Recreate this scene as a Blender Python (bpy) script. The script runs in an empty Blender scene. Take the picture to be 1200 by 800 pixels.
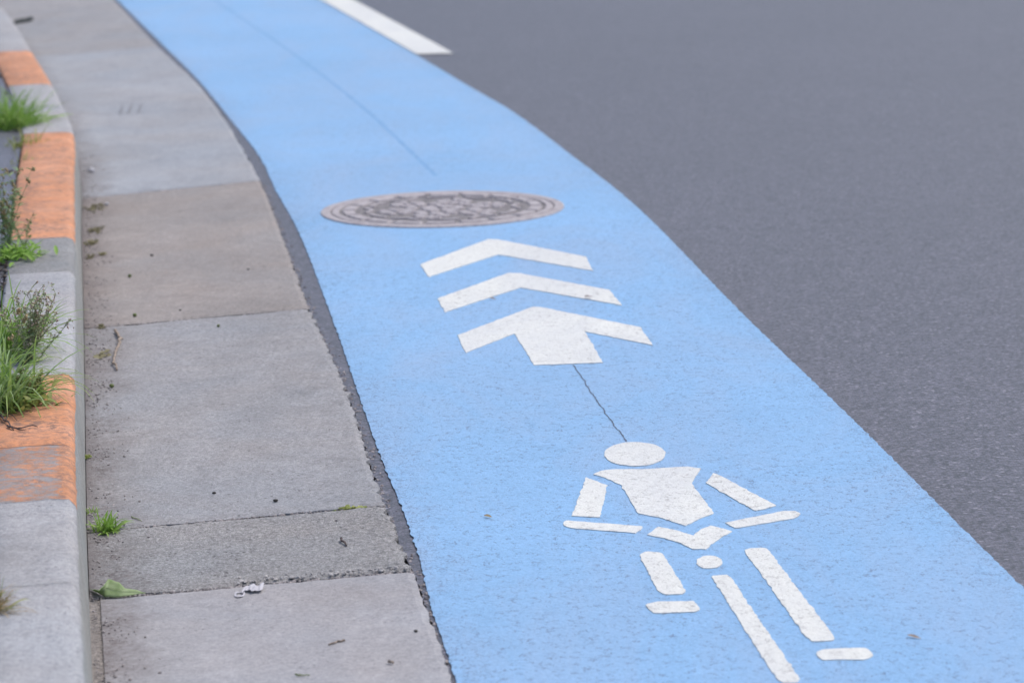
import bpy, bmesh, math, random
from mathutils import Vector, Matrix, noise as mnoise

S = bpy.context.scene
C = S.collection
R = math.radians
random.seed(7)

# ------------------------------------------------------------------ camera
CAM_H, FPX, PITCH, ROLL = 1.32, 3800.0, 10.8, -1.5
cam_d = bpy.data.cameras.new('camera')
cam = bpy.data.objects.new('camera', cam_d); C.objects.link(cam)
cam_d.sensor_width = 36.0; cam_d.sensor_fit = 'HORIZONTAL'
cam_d.lens = FPX / 1200.0 * 36.0
cam_d.clip_start = 0.05; cam_d.clip_end = 2000
CROT = Matrix.Rotation(R(90 - PITCH), 3, 'X') @ Matrix.Rotation(R(ROLL), 3, 'Z')
cam.matrix_world = Matrix.Translation((0, 0, CAM_H)) @ CROT.to_4x4()
cam_d.dof.use_dof = True; cam_d.dof.focus_distance = 5.75; cam_d.dof.aperture_fstop = 7.0
S.camera = cam

# ------------------------------------------------------------------ sky, sun, exposure
SUN_EL, SUN_AZ = R(62), R(65)          # azimuth measured from +Y towards +X
w = bpy.data.worlds.new('World'); S.world = w; w.use_nodes = True
nt = w.node_tree; nt.nodes.clear()
sky = nt.nodes.new('ShaderNodeTexSky'); sky.sky_type = 'NISHITA'; sky.sun_disc = False
sky.sun_elevation = SUN_EL; sky.sun_rotation = SUN_AZ
sky.air_density = 1.0; sky.dust_density = 3.0; sky.ozone_density = 1.0
bg = nt.nodes.new('ShaderNodeBackground'); bg.inputs['Strength'].default_value = 0.12
wo = nt.nodes.new('ShaderNodeOutputWorld')
nt.links.new(sky.outputs[0], bg.inputs[0]); nt.links.new(bg.outputs[0], wo.inputs[0])
sl = bpy.data.lights.new('sun', 'SUN'); sl.energy = 1.45; sl.angle = R(32); sl.color = (1.0, 0.93, 0.86)
sun = bpy.data.objects.new('sun', sl); C.objects.link(sun)
sd = Vector((math.sin(SUN_AZ) * math.cos(SUN_EL), math.cos(SUN_AZ) * math.cos(SUN_EL), math.sin(SUN_EL)))
sun.rotation_euler = sd.to_track_quat('Z', 'Y').to_euler(); sun.location = sd * 30
vs = S.view_settings
vs.view_transform = 'Standard'; vs.look = 'None'; vs.gamma = 1.0; vs.exposure = 0.61
vs.use_curve_mapping = False

# ------------------------------------------------------------------ helpers
def P(x, y, z=0.0):
    """point of the level z seen at photo pixel (x, y), 1200 x 800"""
    d = CROT @ Vector((x - 600.0, 400.0 - y, -FPX))
    t = (z - CAM_H) / d.z
    return Vector((0, 0, CAM_H)) + d * t

FAR_SLOPE, NEAR_SLOPE = -0.215, -0.14
class Curve:
    """x as a smooth function of y, continued straight at both ends"""
    def __init__(s, pts, near=None):
        s.p = sorted([(q.y, q.x) for q in pts]); n = len(s.p)
        sec = [(s.p[i+1][1]-s.p[i][1])/(s.p[i+1][0]-s.p[i][0]) for i in range(n-1)]
        s.m = [sec[0]] + [(sec[i-1]+sec[i])/2 for i in range(1, n-1)] + [sec[-1]]
        s.near = s.m[0] if near is None else near
    def __call__(s, y):
        p = s.p
        if y <= p[0][0]: return p[0][1] + s.near*(y-p[0][0])
        if y >= p[-1][0]: return p[-1][1] + FAR_SLOPE*(y-p[-1][0])
        i = 0
        while y > p[i+1][0]: i += 1
        h = p[i+1][0]-p[i][0]; t = (y-p[i][0])/h
        return ((2*t**3-3*t*t+1)*p[i][1] + (t**3-2*t*t+t)*h*s.m[i]
                + (-2*t**3+3*t*t)*p[i+1][1] + (t**3-t*t)*h*s.m[i+1])

def mesh_obj(name, verts, faces, mat, parent=None, smooth=False, mats=None, midx=None):
    me = bpy.data.meshes.new(name)
    me.from_pydata([tuple(v) for v in verts], [], faces)
    for m in (mats or [mat]): me.materials.append(m)
    if midx: me.polygons.foreach_set('material_index', midx)
    if smooth: me.polygons.foreach_set('use_smooth', [True]*len(me.polygons))
    me.update()
    o = bpy.data.objects.new(name, me); C.objects.link(o)
    if parent: o.parent = parent
    return o
def tag(o, label=None, cat=None, group=None, kind=None):
    if label: o['label'] = label
    if cat: o['category'] = cat
    if group: o['group'] = group
    if kind: o['kind'] = kind
    return o
def empty(name, loc, label, cat, group=None):
    o = bpy.data.objects.new(name, None); C.objects.link(o); o.location = loc
    o.empty_display_size = 0.05
    return tag(o, label, cat, group)
def recentre(o):
    """origin of a one-mesh thing to the middle of its base"""
    vs_ = [v.co for v in o.data.vertices]
    c = Vector((sum(v.x for v in vs_)/len(vs_), sum(v.y for v in vs_)/len(vs_), min(v.z for v in vs_)))
    o.data.transform(Matrix.Translation(-c)); o.location = c
    return o
def nz(x, y, s, seed=0.0):
    return mnoise.noise(Vector((x*s, y*s, seed)))

# ------------------------------------------------------------------ materials
class NT:
    def __init__(s, name):
        s.m = bpy.data.materials.new(name); s.m.use_nodes = True
        s.t = s.m.node_tree; s.b = s.t.nodes['Principled BSDF']
        g = s.t.nodes.new('ShaderNodeNewGeometry'); s.pos = g.outputs['Position']
    def n(s, typ, ins=None, **kw):
        nd = s.t.nodes.new(typ)
        for k, v in kw.items(): setattr(nd, k, v)
        for k, v in (ins or {}).items(): s.set(nd.inputs[k], v)
        return nd
    def set(s, sock, v):
        if hasattr(v, 'is_output'): s.t.links.new(v, sock)
        else: sock.default_value = v
    def noise(s, scale, detail=4, rough=0.55, vec=None, dist=0.0):
        return s.n('ShaderNodeTexNoise', {'Vector': vec or s.pos, 'Scale': scale, 'Detail': detail,
                   'Roughness': rough, 'Distortion': dist}).outputs['Fac']
    def voro(s, scale, feature='F1', out='Distance', vec=None, rnd=1.0):
        return s.n('ShaderNodeTexVoronoi', {'Vector': vec or s.pos, 'Scale': scale, 'Randomness': rnd},
                   feature=feature).outputs[out]
    def ramp(s, fac, a, b, lo=0.0, hi=1.0):
        return s.n('ShaderNodeMapRange', {'Value': fac, 'From Min': a, 'From Max': b, 'To Min': lo, 'To Max': hi}).outputs[0]
    def math(s, op, a, b=0.0):
        nd = s.n('ShaderNodeMath', operation=op); s.set(nd.inputs[0], a); s.set(nd.inputs[1], b); return nd.outputs[0]
    def mix(s, fac, a, b, mode='MIX'):
        nd = s.n('ShaderNodeMix', data_type='RGBA', blend_type=mode)
        s.set(nd.inputs[0], fac)
        for i, v in ((6, a), (7, b)):
            s.set(nd.inputs[i], v if hasattr(v, 'is_output') else (*v, 1.0) if len(v) == 3 else v)
        return nd.outputs[2]
    def scaled(s, vec):
        return s.n('ShaderNodeMapping', {'Vector': s.pos, 'Scale': vec}).outputs[0]
    def out(s, col, rough=0.9, bump=None, strength=0.3, dist=0.002, spec=0.3):
        s.set(s.b.inputs['Base Color'], col if hasattr(col, 'is_output') else (*col, 1.0))
        s.set(s.b.inputs['Roughness'], rough)
        s.b.inputs['Specular IOR Level'].default_value = spec
        if bump is not None:
            bn = s.n('ShaderNodeBump', {'Height': bump, 'Strength': strength, 'Distance': dist})
            s.t.links.new(bn.outputs[0], s.b.inputs['Normal'])
        return s.m
def grey(v):  return (v, v, v)

def asphalt(name, base, spread=0.5, tint=(1, 1, 1)):
    k = NT(name)
    cell = k.voro(185.0, out='Color'); d = k.voro(185.0)
    sep = k.n('ShaderNodeSeparateColor', {'Color': cell}); val = sep.outputs[0]; val2 = sep.outputs[1]
    big = k.noise(.9, 4, .6); mid = k.noise(14, 5, .65); fine = k.noise(420, 3, .7)
    f = k.math('MULTIPLY', k.ramp(val, 0, 1, 1-spread, 1+spread), k.ramp(big, .3, .7, .92, 1.08))
    f = k.math('MULTIPLY', f, k.ramp(mid, .3, .7, .9, 1.1))
    f = k.math('MULTIPLY', f, k.ramp(fine, .3, .7, .75, 1.25))
    f = k.math('MULTIPLY', f, k.ramp(d, 0.1, .75, 1.12, .62))
    lum = k.n('ShaderNodeCombineColor', {0: f, 1: f, 2: f}).outputs[0]
    col = k.mix(1.0, lum, base, 'MULTIPLY')
    # sparse pale and dark stones
    big_st = k.voro(120.0); big_v = k.n('ShaderNodeSeparateColor', {'Color': k.voro(120.0, out='Color')}).outputs[1]
    pale = k.math('MULTIPLY', k.ramp(big_v, .935, .95), k.ramp(big_st, .55, .35))
    col = k.mix(k.math('MULTIPLY', pale, .7), col, (base[0]*3+.03, base[1]*3+.03, base[2]*2.8+.03))
    darks = k.math('MULTIPLY', k.ramp(big_v, .09, .07), k.ramp(big_st, .55, .3))
    col = k.mix(k.math('MULTIPLY', darks, .7), col, (.03, .03, .035))
    h = k.math('ADD', k.math('MULTIPLY', d, -1.0), k.math('MULTIPLY', fine, .35))
    return k.out(col, .45, h, .32, .0025, .9)

def concrete(name, base, stain=(.10, .095, .09), rough_amt=1.0, stainamt=.35, dirt=False):
    k = NT(name)
    big = k.noise(1.6, 5, .62); mid = k.noise(26, 6, .7); fine = k.noise(130, 5, .8); vfine = k.noise(420, 3, .7)
    ra = rough_amt
    f = k.math('MULTIPLY', k.ramp(big, .3, .7, .9, 1.1), k.ramp(mid, .3, .7, .91, 1.09))
    f = k.math('MULTIPLY', f, k.ramp(fine, .3, .7, 1-.35*ra, 1+.35*ra))
    f = k.math('MULTIPLY', f, k.ramp(vfine, .3, .7, 1-.3*ra, 1+.3*ra))
    lum = k.n('ShaderNodeCombineColor', {0: f, 1: f, 2: f}).outputs[0]
    col = k.mix(1.0, lum, base, 'MULTIPLY')
    tone = k.noise(2.4, 5, .6, dist=.4)
    col = k.mix(k.ramp(tone, .35, .65, 0, 1), k.mix(1.0, col, (1.04, 1.0, .95), 'MULTIPLY'), k.mix(1.0, col, (.98, 1.0, 1.0), 'MULTIPLY'))
    col = k.mix(k.ramp(k.noise(4.5, 6, .7, vec=k.scaled((1.3, .6, 1)), dist=.8), .42, .66), col, k.mix(1.0, col, grey(.90), 'MULTIPLY'))
    blot = k.ramp(k.noise(3.2, 7, .72, dist=.6), .54, .74)
    col = k.mix(k.math('MULTIPLY', blot, stainamt), col, stain)
    smear = k.ramp(k.noise(6.5, 6, .75, vec=k.scaled((1, .45, 1)), dist=1.2), .58, .70)
    col = k.mix(k.math('MULTIPLY', smear, stainamt*.5), col, stain)
    cell = k.voro(105); cv = k.n('ShaderNodeSeparateColor', {'Color': k.voro(105, out='Color')}).outputs[0]
    pits = k.math('MULTIPLY', k.ramp(cell, .34, .16), k.ramp(cv, .72, .80))
    pits = k.math('MULTIPLY', pits, k.ramp(k.noise(9, 4, .6), .42, .6))
    col = k.mix(k.math('MULTIPLY', pits, min(1, .6*ra)), col, (.09, .085, .09))
    pale = k.math('MULTIPLY', k.ramp(cell, .3, .15), k.ramp(cv, .10, .05))
    col = k.mix(k.math('MULTIPLY', pale, .35*ra), col, (.55, .55, .56))
    if dirt:                                   # washed-in dirt lying along the kerb
        at = k.n('ShaderNodeAttribute', attribute_name='kerb_dist').outputs['Fac']
        wob = k.math('MULTIPLY', k.noise(11, 6, .75), .22)
        d1 = k.ramp(k.math('SUBTRACT', at, wob), -.105, .0, 1, 0)
        spk = k.ramp(k.noise(75, 5, .8), .40, .62)
        amt = k.math('MULTIPLY', d1, k.ramp(spk, 0, 1, .35, 1.0))
        amt = k.math('MULTIPLY', amt, k.ramp(k.noise(2.6, 4, .6),   .30, .55, .35, 1.0))
        foot = k.math('MULTIPLY', k.ramp(k.math('ADD', at, k.math('MULTIPLY', k.noise(19, 5, .75), .03)), .055, .018, 0, .75), k.ramp(k.noise(5, 4, .6), .3, .5, .5, 1))
        amt = k.math('MAXIMUM', amt, foot)
        col = k.mix(amt, col, (.125, .107, .107))
    h = k.math('ADD', fine, k.math('MULTIPLY', mid, .8))
    h = k.math('ADD', h, k.math('MULTIPLY', pits, -.8))
    return k.out(col, .88, h, min(1, .6*ra), .004, .3)

def road_paint(name, base, pitcol, pit=1.0, var=.05, edge_wear=False):
    k = NT(name)
    big = k.noise(.9, 5, .6); mid = k.noise(17, 6, .7); fine = k.noise(380, 3, .7)
    f = k.math('MULTIPLY', k.ramp(big, .3, .7, 1-var, 1+var), k.ramp(mid, .3, .7, 1-var, 1+var))
    f = k.math('MULTIPLY', f, k.ramp(fine, .3, .7, .9, 1.1))
    f = k.math('MULTIPLY', f, k.ramp(k.noise(110, 5, .8), .3, .7, 1-2.2*var, 1+2.2*var))
    lum = k.n('ShaderNodeCombineColor', {0: f, 1: f, 2: f}).outputs[0]
    col = k.mix(1.0, lum, base, 'MULTIPLY')
    film = k.math('MULTIPLY', k.ramp(k.noise(1.7, 7, .72, vec=k.scaled((1.6, .6, 1)), dist=.8), .42, .68), .5)
    col = k.mix(film, col, tuple(.45*c + .55*p for c, p in zip(base, (.34, .37, .46))))
    # hairline breaks between the stones of the asphalt showing through
    warp = k.n('ShaderNodeTexNoise', {'Vector': k.pos, 'Scale': 60.0, 'Detail': 3})
    wv = k.n('ShaderNodeVectorMath', {0: k.pos}, operation='ADD')
    sc = k.n('ShaderNodeVectorMath', operation='SCALE'); k.t.links.new(warp.outputs['Color'], sc.inputs[0]); sc.inputs['Scale'].default_value = .012
    k.t.links.new(sc.outputs[0], wv.inputs[1])
    edge = k.voro(105, 'DISTANCE_TO_EDGE', 'Distance', vec=wv.outputs[0])
    line = k.ramp(edge, .16, .05)
    m1 = k.ramp(k.noise(52, 6, .8), .53, .60)
    patch = k.ramp(k.noise(2.1, 4, .6), .36, .60, .5, 1.0)
    if edge_wear:
        at = k.n('ShaderNodeAttribute', attribute_name='across').outputs['Fac']
        e = k.math('MINIMUM', at, k.math('SUBTRACT', 1.0, at))
        ew = k.ramp(k.math('ADD', e, k.math('MULTIPLY', k.noise(6, 4, .7), .12)), .06, .17, .8, 0.0)
        m1 = k.math('MAXIMUM', k.math('MULTIPLY', m1, .75), k.math('MULTIPLY', ew, k.ramp(k.noise(48, 6, .8), .50, .57)))
        patch = k.math('MAXIMUM', patch, ew)
    pits = k.math('MULTIPLY', k.math('MULTIPLY', line, m1), patch)
    dots = k.math('MULTIPLY', k.ramp(k.voro(120), .30, .15), k.ramp(k.noise(45, 4, .7), .54, .60))
    allp = k.math('MAXIMUM', pits, k.math('MULTIPLY', dots, .8))
    col = k.mix(k.math('MULTIPLY', allp, .95*pit), col, pitcol)
    h = k.math('ADD', k.math('MULTIPLY', fine, .5), k.math('MULTIPLY', allp, -1.2))
    h = k.math('ADD', h, k.math('MULTIPLY', k.voro(140), -.5))
    return k.out(col, .72, h, .5, .003, .3)

def kerb_paint(name, orange, conc, wear):
    k = NT(name)
    mid = k.noise(34, 7, .85, vec=k.scaled((.9, 1.15, 1)), dist=.3); fine = k.noise(200, 4, .8); big = k.noise(5, 4, .6)
    f = k.math('MULTIPLY', k.ramp(big, .3, .7, .88, 1.12), k.ramp(fine, .3, .7, .84, 1.16))
    f = k.math('MULTIPLY', f, k.ramp(k.noise(45, 5, .75), .3, .7, .88, 1.12))
    lum = k.n('ShaderNodeCombineColor', {0: f, 1: f, 2: f}).outputs[0]
    o = k.mix(1.0, lum, orange, 'MULTIPLY'); c = k.mix(1.0, lum, conc, 'MULTIPLY')
    o = k.mix(k.ramp(k.noise(9, 5, .7), .36, .62, 0, .8), o, k.mix(1.0, o, (.97, 1.16, 1.5), 'MULTIPLY'))   # sun-bleached areas
    dirt = k.math('MULTIPLY', k.ramp(k.noise(70, 6, .8, vec=k.scaled((.9, 1.1, 1))), .475, .53), k.ramp(k.noise(8, 4, .7), .38, .58, .1, 1))
    o = k.mix(k.math('MULTIPLY', dirt, .8), o, (.185, .125, .105))
    at = k.n('ShaderNodeAttribute', attribute_name='rim').outputs['Fac']     # the rounded rim kept its paint
    mask = k.math('MAXIMUM', k.ramp(mid, wear - .07, wear + .07), k.ramp(k.math('ADD', at, k.ramp(k.noise(55, 6, .85), .38, .62, -.55, .45)), .40, .60))
    col = k.mix(mask, c, o)
    h = k.math('ADD', fine, k.math('MULTIPLY', mask, .5))
    return k.out(col, .8, h, .5, .003, .3)

def plain(name, base, var=.25, scale=40, rough=.7, trans=0.0, spec=.3, alt=None):
    k = NT(name)
    f = k.ramp(k.noise(scale, 4, .6), .3, .7)
    a = tuple(c*(1-var) for c in base); b = tuple(min(1, c*(1+var)) for c in (alt or base))
    m = k.out(k.mix(f, a, b), rough, k.noise(scale*9, 3, .6), .25, .001, spec)
    return m

def leafmat(name, a, b, scale=30):
    """leaf with light passing through the blade"""
    k = NT(name)
    f = k.ramp(k.noise(scale, 4, .6), .32, .68)
    col = k.mix(f, a, b)
    k.out(col, .5, k.noise(300, 2, .5), .2, .001, .35)
    tr = k.n('ShaderNodeBsdfTranslucent'); k.set(tr.inputs[0], col)
    mx = k.n('ShaderNodeMixShader', {0: .35})
    out = k.t.nodes['Material Output']
    k.t.links.new(k.b.outputs[0], mx.inputs[1]); k.t.links.new(tr.outputs[0], mx.inputs[2])
    k.t.links.new(mx.outputs[0], out.inputs[0])
    return k.m

M = {
 'road': asphalt('asphalt', (.076, .071, .092), .85),
 'walk': asphalt('sidewalk_asphalt', (.105, .103, .135), .4),
 'ground': plain('ground_soil', (.16, .15, .13), .3, 3, .95),
 'bed': plain('grit_bed', (.17, .15, .145), .4, 120, .95),
 'crumb': plain('pale_crumb', (.36, .35, .35), .3, 120, .95),
 'mortar': concrete('gritty_mortar', (.24, .225, .22), rough_amt=1.3, stainamt=.5),
 'slab': concrete('slab_concrete', (.285, .29, .31), dirt=True),
 'slab_smooth': concrete('smooth_concrete', (.318, .322, .348), rough_amt=.6, stainamt=.2, dirt=True),
 'slab_rough': concrete('rough_concrete', (.285, .288, .30), rough_amt=1.6, stainamt=.3, dirt=True),
 'slab_brown': concrete('brown_concrete', (.272, .255, .252), stain=(.17, .145, .135), rough_amt=.85, dirt=True),
 'slab_blue': concrete('pale_blue_concrete', (.300, .318, .352), rough_amt=.7, stainamt=.2, dirt=True),
 'kerb': concrete('kerb_concrete', (.335, .342, .366), rough_amt=.85, stainamt=.35),
 'kerb_face': concrete('grimy_kerb_face', (.285, .295, .295), rough_amt=.7, stainamt=.45),
 'kerb_dark': concrete('dark_kerb_concrete', (.235, .24, .25), rough_amt=1.0, stainamt=.4),
 'orange': kerb_paint('orange_paint', (.59, .26, .128), (.30, .28, .28), .30),
 'orange_worn': kerb_paint('worn_orange_paint', (.52, .225, .105), (.27, .26, .262), .515),
 'blue': road_paint('blue_lane_paint', (.215, .392, .62), (.13, .155, .23), edge_wear=True),
 'white': road_paint('white_marking_paint', (.635, .65, .625), (.34, .33, .33), .8, .03),
 'seam': plain('seam_paint', (.17, .325, .54), .12, 20, .8),
 'crack': plain('crack_tar', (.095, .125, .18), .3, 50, .9),
 'iron': plain('worn_iron', (.37, .335, .35), .3, 48, .62, alt=(.35, .325, .335)),
 'iron_dark': plain('dirty_iron', (.185, .175, .18), .45, 45, .85),
 'scuff': plain('rubber_scuff', (.19, .195, .215), .3, 60, .9),
 'grit': plain('grit_stone', (.20, .185, .185), .5, 90, .95, alt=(.27, .25, .25)),
 'soil': plain('dark_soil', (.11, .092, .082), .5, 60, .95),
 'grass': leafmat('grass_blade', (.20, .35, .08), (.38, .51, .16)),
 'grass_deep': leafmat('deep_grass_blade', (.19, .31, .13), (.35, .47, .22)),
 'grass_bright': leafmat('bright_grass_blade', (.20, .38, .06), (.32, .50, .11)),
 'weed': leafmat('weed_leaf', (.31, .36, .20), (.48, .50, .32)),
 'weed_brown': leafmat('brown_weed_bud', (.45, .35, .28), (.62, .50, .42)),
 'weed_red': leafmat('reddish_weed_leaf', (.26, .24, .13), (.38, .36, .18)),
 'straw': leafmat('dry_straw', (.34, .25, .12), (.52, .41, .24)),
 'moss': leafmat('olive_moss', (.19, .175, .10), (.29, .27, .15)),
 'moss_green': leafmat('green_moss', (.24, .30, .08), (.40, .43, .15)),
 'stem': plain('green_stem', (.22, .27, .13), .3, 50, .7),
 'bigleaf': leafmat('fallen_leaf_blade', (.26, .38, .16), (.42, .52, .30), 60),
 'rib': plain('pale_rib', (.36, .44, .25), .15, 60, .7),
 'twig': plain('dry_twig', (.28, .23, .19), .4, 60, .9),
 'twig_dark': plain('dark_twig', (.09, .07, .065), .4, 60, .9),
 'paper': plain('white_scrap', (.46, .455, .49), .06, 60, .6),
 'berry': plain('green_berry', (.11, .14, .045), .35, 120, .5),
 'seed': plain('dark_seed', (.04, .038, .035), .35, 120, .6),
 'litter_dark': plain('dark_litter', (.03, .042, .042), .3, 60, .7),
}

# ------------------------------------------------------------------ lines of the street, traced on the ground
Z_LANE, Z_MARK, Z_KTOP, Z_GUT = .004, .008, .14, -.012
# (far off the kerb foot is hidden, so there the curve follows the visible rim of the top)
kerb_base = Curve([P(x, y, Z_KTOP) + Vector((.012, 0, 0)) for x, y in [(-5,0),(14,21),(37,58),(62,98),(86,152)]]
                  + [P(x, y, Z_GUT) for x, y in [(95.2,272),(98,380),(99.5,500),(101.5,628),(108,788)]], NEAR_SLOPE)
slab_edge = Curve([P(x, y, .004) for x, y in [(133,0),(188,58),(231,98),(270,150),(305,212),(336,290),(362,360),(389,417),(412,473),(433,540),(452,593),(470,638),(488,675),(500,710),(515,752),(530,797)]], NEAR_SLOPE)
lane_left = Curve([P(x, y, Z_LANE) for x, y in [(138,0),(191,52),(233,94),(271,140),(306,185),(322,219),(350,270),(377,338),(397,392),(421,462),(447,535),(474,600),(491,650),(506,710),(519,748),(536,800)]], NEAR_SLOPE)
lane_right = Curve([P(x, y, Z_LANE) for x, y in [(377,0),(430,30),(489,64),(550,100),(600,129),(668,179),(740,235),(872,367),(1010,499),(1105,593),(1200,686)]], -.10)
Y0, Y1 = -6.0, 80.0

def yrange(a, b, near=.012):
    out = []; y = a
    while y < b:
        out.append(y); y += near if 3.5 < y < 9 else (.03 if 2 < y < 17 else .6)
    out.append(b); return out
def strip(name, lx, rx, y0, y1, z, mat, jl=0.0, jr=0.0, seed=0.0, thick=0.0):
    v, f = [], []
    for i, y in enumerate(yrange(y0, y1)):
        a = lx(y) + jl*(nz(y, 0, 40, seed) + .7*nz(y, 0, 130, seed+3))
        b = rx(y) + jr*(nz(y, 0, 40, seed+7) + .7*nz(y, 0, 130, seed+11))
        v += [(a, y, z), (b, y, z)]
        if i: n = 2*i; f.append((n-2, n-1, n+1, n))
    return mesh_obj(name, v, f, mat)

# ground, road, sidewalk
g = 400.0
o = mesh_obj('ground', [(-g, -g, -.25), (g, -g, -.25), (g, 900, -.25), (-g, 900, -.25)], [(0, 1, 2, 3)], M['ground']); tag(o, kind='structure')
o = strip('road', lambda y: slab_edge(y) + .0005, lambda y: 60.0, Y0, Y1, -.0025, M['road'], .0055, 0, 21.0); tag(o, kind='structure')
KW = .155; BAT = .012
o = strip('sidewalk', lambda y: -60.0, lambda y: kerb_base(y) - BAT - KW - .006, Y0, Y1, Z_KTOP - .012, M['walk']); tag(o, kind='structure')
o = strip('gutter_bed', lambda y: kerb_base(y) - .1, lambda y: slab_edge(y) + .05, Y0, Y1, -.021, M['bed']); tag(o, kind='structure')
o = strip('bicycle_lane', lane_left, lane_right, Y0, Y1, 0.0, M['blue'], .004, .003, 2.0); tag(o, kind='structure')
at = o.data.attributes.new('across', 'FLOAT', 'POINT'); at.data.foreach_set('value', [i % 2 for i in range(len(o.data.vertices))])
Z_LANE_TOP = 0.0

# ------------------------------------------------------------------ kerb blocks
def along(curve, y):
    d = Vector((curve(y+.02) - curve(y-.02), .04, 0)).normalized()
    return d, Vector((d.y, -d.x, 0))          # heading, and right-hand normal (towards the road)
def kerb_profile():
    r = .020
    pr = [(0.0, -.06), (0.0, Z_GUT), (-BAT*.85, Z_KTOP - .03)]
    for i in range(5):
        a = R(90*i/4); pr.append((-BAT - r + r*math.cos(a), Z_KTOP - r + r*math.sin(a)))
    pr += [(-BAT - r - .022, Z_KTOP + .0002), (-BAT - KW*.55, Z_KTOP), (-BAT - KW + .008, Z_KTOP), (-BAT - KW, Z_KTOP - .008), (-BAT - KW, -.06)]
    return pr
def kerb_block(ya, yb, top_mat, side_mat, seed, open_a=0, open_b=0):
    prof = kerb_profile(); n = max(6, int((yb-ya)/.02)); v, f, mi = [], [], []
    gap = .0004
    for i in range(n+1):
        t = i/n; y = ya + gap*(3 if open_a else 1) + (yb-ya-gap*(1+3*open_b+2*open_a))*t
        hd, rt = along(kerb_base, y); base = Vector((kerb_base(y), y, 0))
        e = (.004 if (open_a if i == 0 else open_b) else .0005) if i in (0, n) else 0
        for j, (px, pz) in enumerate(prof):
            q = base + rt*px + Vector((0, 0, pz))
            w_ = .0042*(nz(q.x*3+j, q.y, 14, seed) + .5*nz(q.x+j, q.y, 70, seed))
            if pz > .05: q.z -= e; q.z += w_*.5
            if 1 < j < len(prof)-2: q += rt*(w_*.6 - (e*.5 if px > -.05 else 0))
            v.append(q)
    k = len(prof)
    for i in range(n):
        for j in range(k-1):
            a = i*k+j; f.append((a, a+1, a+k+1, a+k)); mi.append(1 if 3 <= j <= 11 else 0)
    f.append(tuple(range(k))); mi.append(0)
    f.append(tuple(reversed(range(n*k, n*k+k)))); mi.append(0)
    o = mesh_obj('kerb_block', v, f, None, smooth=True, mats=[side_mat, top_mat], midx=mi)
    at = o.data.attributes.new('rim', 'FLOAT', 'POINT')
    at.data.foreach_set('value', [1.0 if 3 <= j <= 7 else 0.0 for i in range(n+1) for j in range(k)])
    return recentre(o)

def top_y(x, y): return P(x, y, Z_KTOP).y
joint_px = [(92,681),(89,583),(88,517),(88,437),(88,378),(88,316),(89,277),(90,231),(90,190),(88,154),(78,125),(62,98),(50,78),(38,59),(24,40),(14,20)]
jy = [top_y(*q) for q in joint_px]
step = .6
jy = [jy[0]-step*4, jy[0]-step*3, jy[0]-step*2, jy[0]-step] + jy
while jy[-1] < 30: jy.append(jy[-1] + step)
BL = [  # from near to far: paint and label
 ('kerb', 'grey concrete kerb block far in front, below the picture edge'),
 ('kerb', 'grey concrete kerb block just below the lower picture edge'),
 ('kerb', 'plain grey kerb block in the lower left corner of the picture'),
 ('kerb', 'grey kerb block with the small dry grass tuft on its top'),
 ('kerb', 'clean grey kerb block directly in front of the scuffed orange block'),
 ('orange_worn', 'kerb block with badly scuffed orange paint showing grey concrete through'),
 ('orange', 'bright orange kerb block with dark bare twigs lying on its top'),
 ('kerb', 'pale grey kerb block just behind the near orange paint, beside the bent twig'),
 ('kerb', 'pale grey kerb block half hidden by the bushy brown weed'),
 ('kerb_dark', 'darker grey kerb block right in front of the middle orange stretch'),
 ('orange', 'orange kerb block nearest in the middle orange stretch, behind the dark grey block'),
 ('orange', 'second orange kerb block of the middle stretch, beside tall flowering weed tips'),
 ('orange', 'rear orange kerb block of the middle stretch, with yellowish weed on its corner'),
 ('kerb', 'grey kerb block directly behind the middle orange stretch'),
 ('kerb', 'grey kerb block beside the bright tuft, just in front of the far orange paint'),
 ('orange', 'far orange kerb block of the most distant orange stretch, near half'),
 ('orange', 'far orange kerb block of the most distant orange stretch, rear half'),
 ('kerb', 'grey kerb block right behind the most distant orange stretch'),
 ('kerb', 'grey kerb block beside the small dark litter in the far gutter'),
]
for i in range(len(jy)-1):
    if i < len(BL): tm, lab = BL[i]; grp = 'kerb blocks along the gutter'
    else: tm, lab, grp = 'kerb', 'grey kerb block beyond the top edge of the picture', 'distant grey kerb blocks out of frame'
    b = kerb_block(jy[i], jy[i+1], M[tm], M['kerb_face'], 3.1, int(i in (6, 9, 11)), int(i+1 in (6, 9, 11)))
    tag(b, lab, 'kerb', grp)
    if i < 2: b['label'] = 'plain grey kerb block in front of the picture edge'; b['group'] = 'near grey kerb blocks out of frame'

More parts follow.
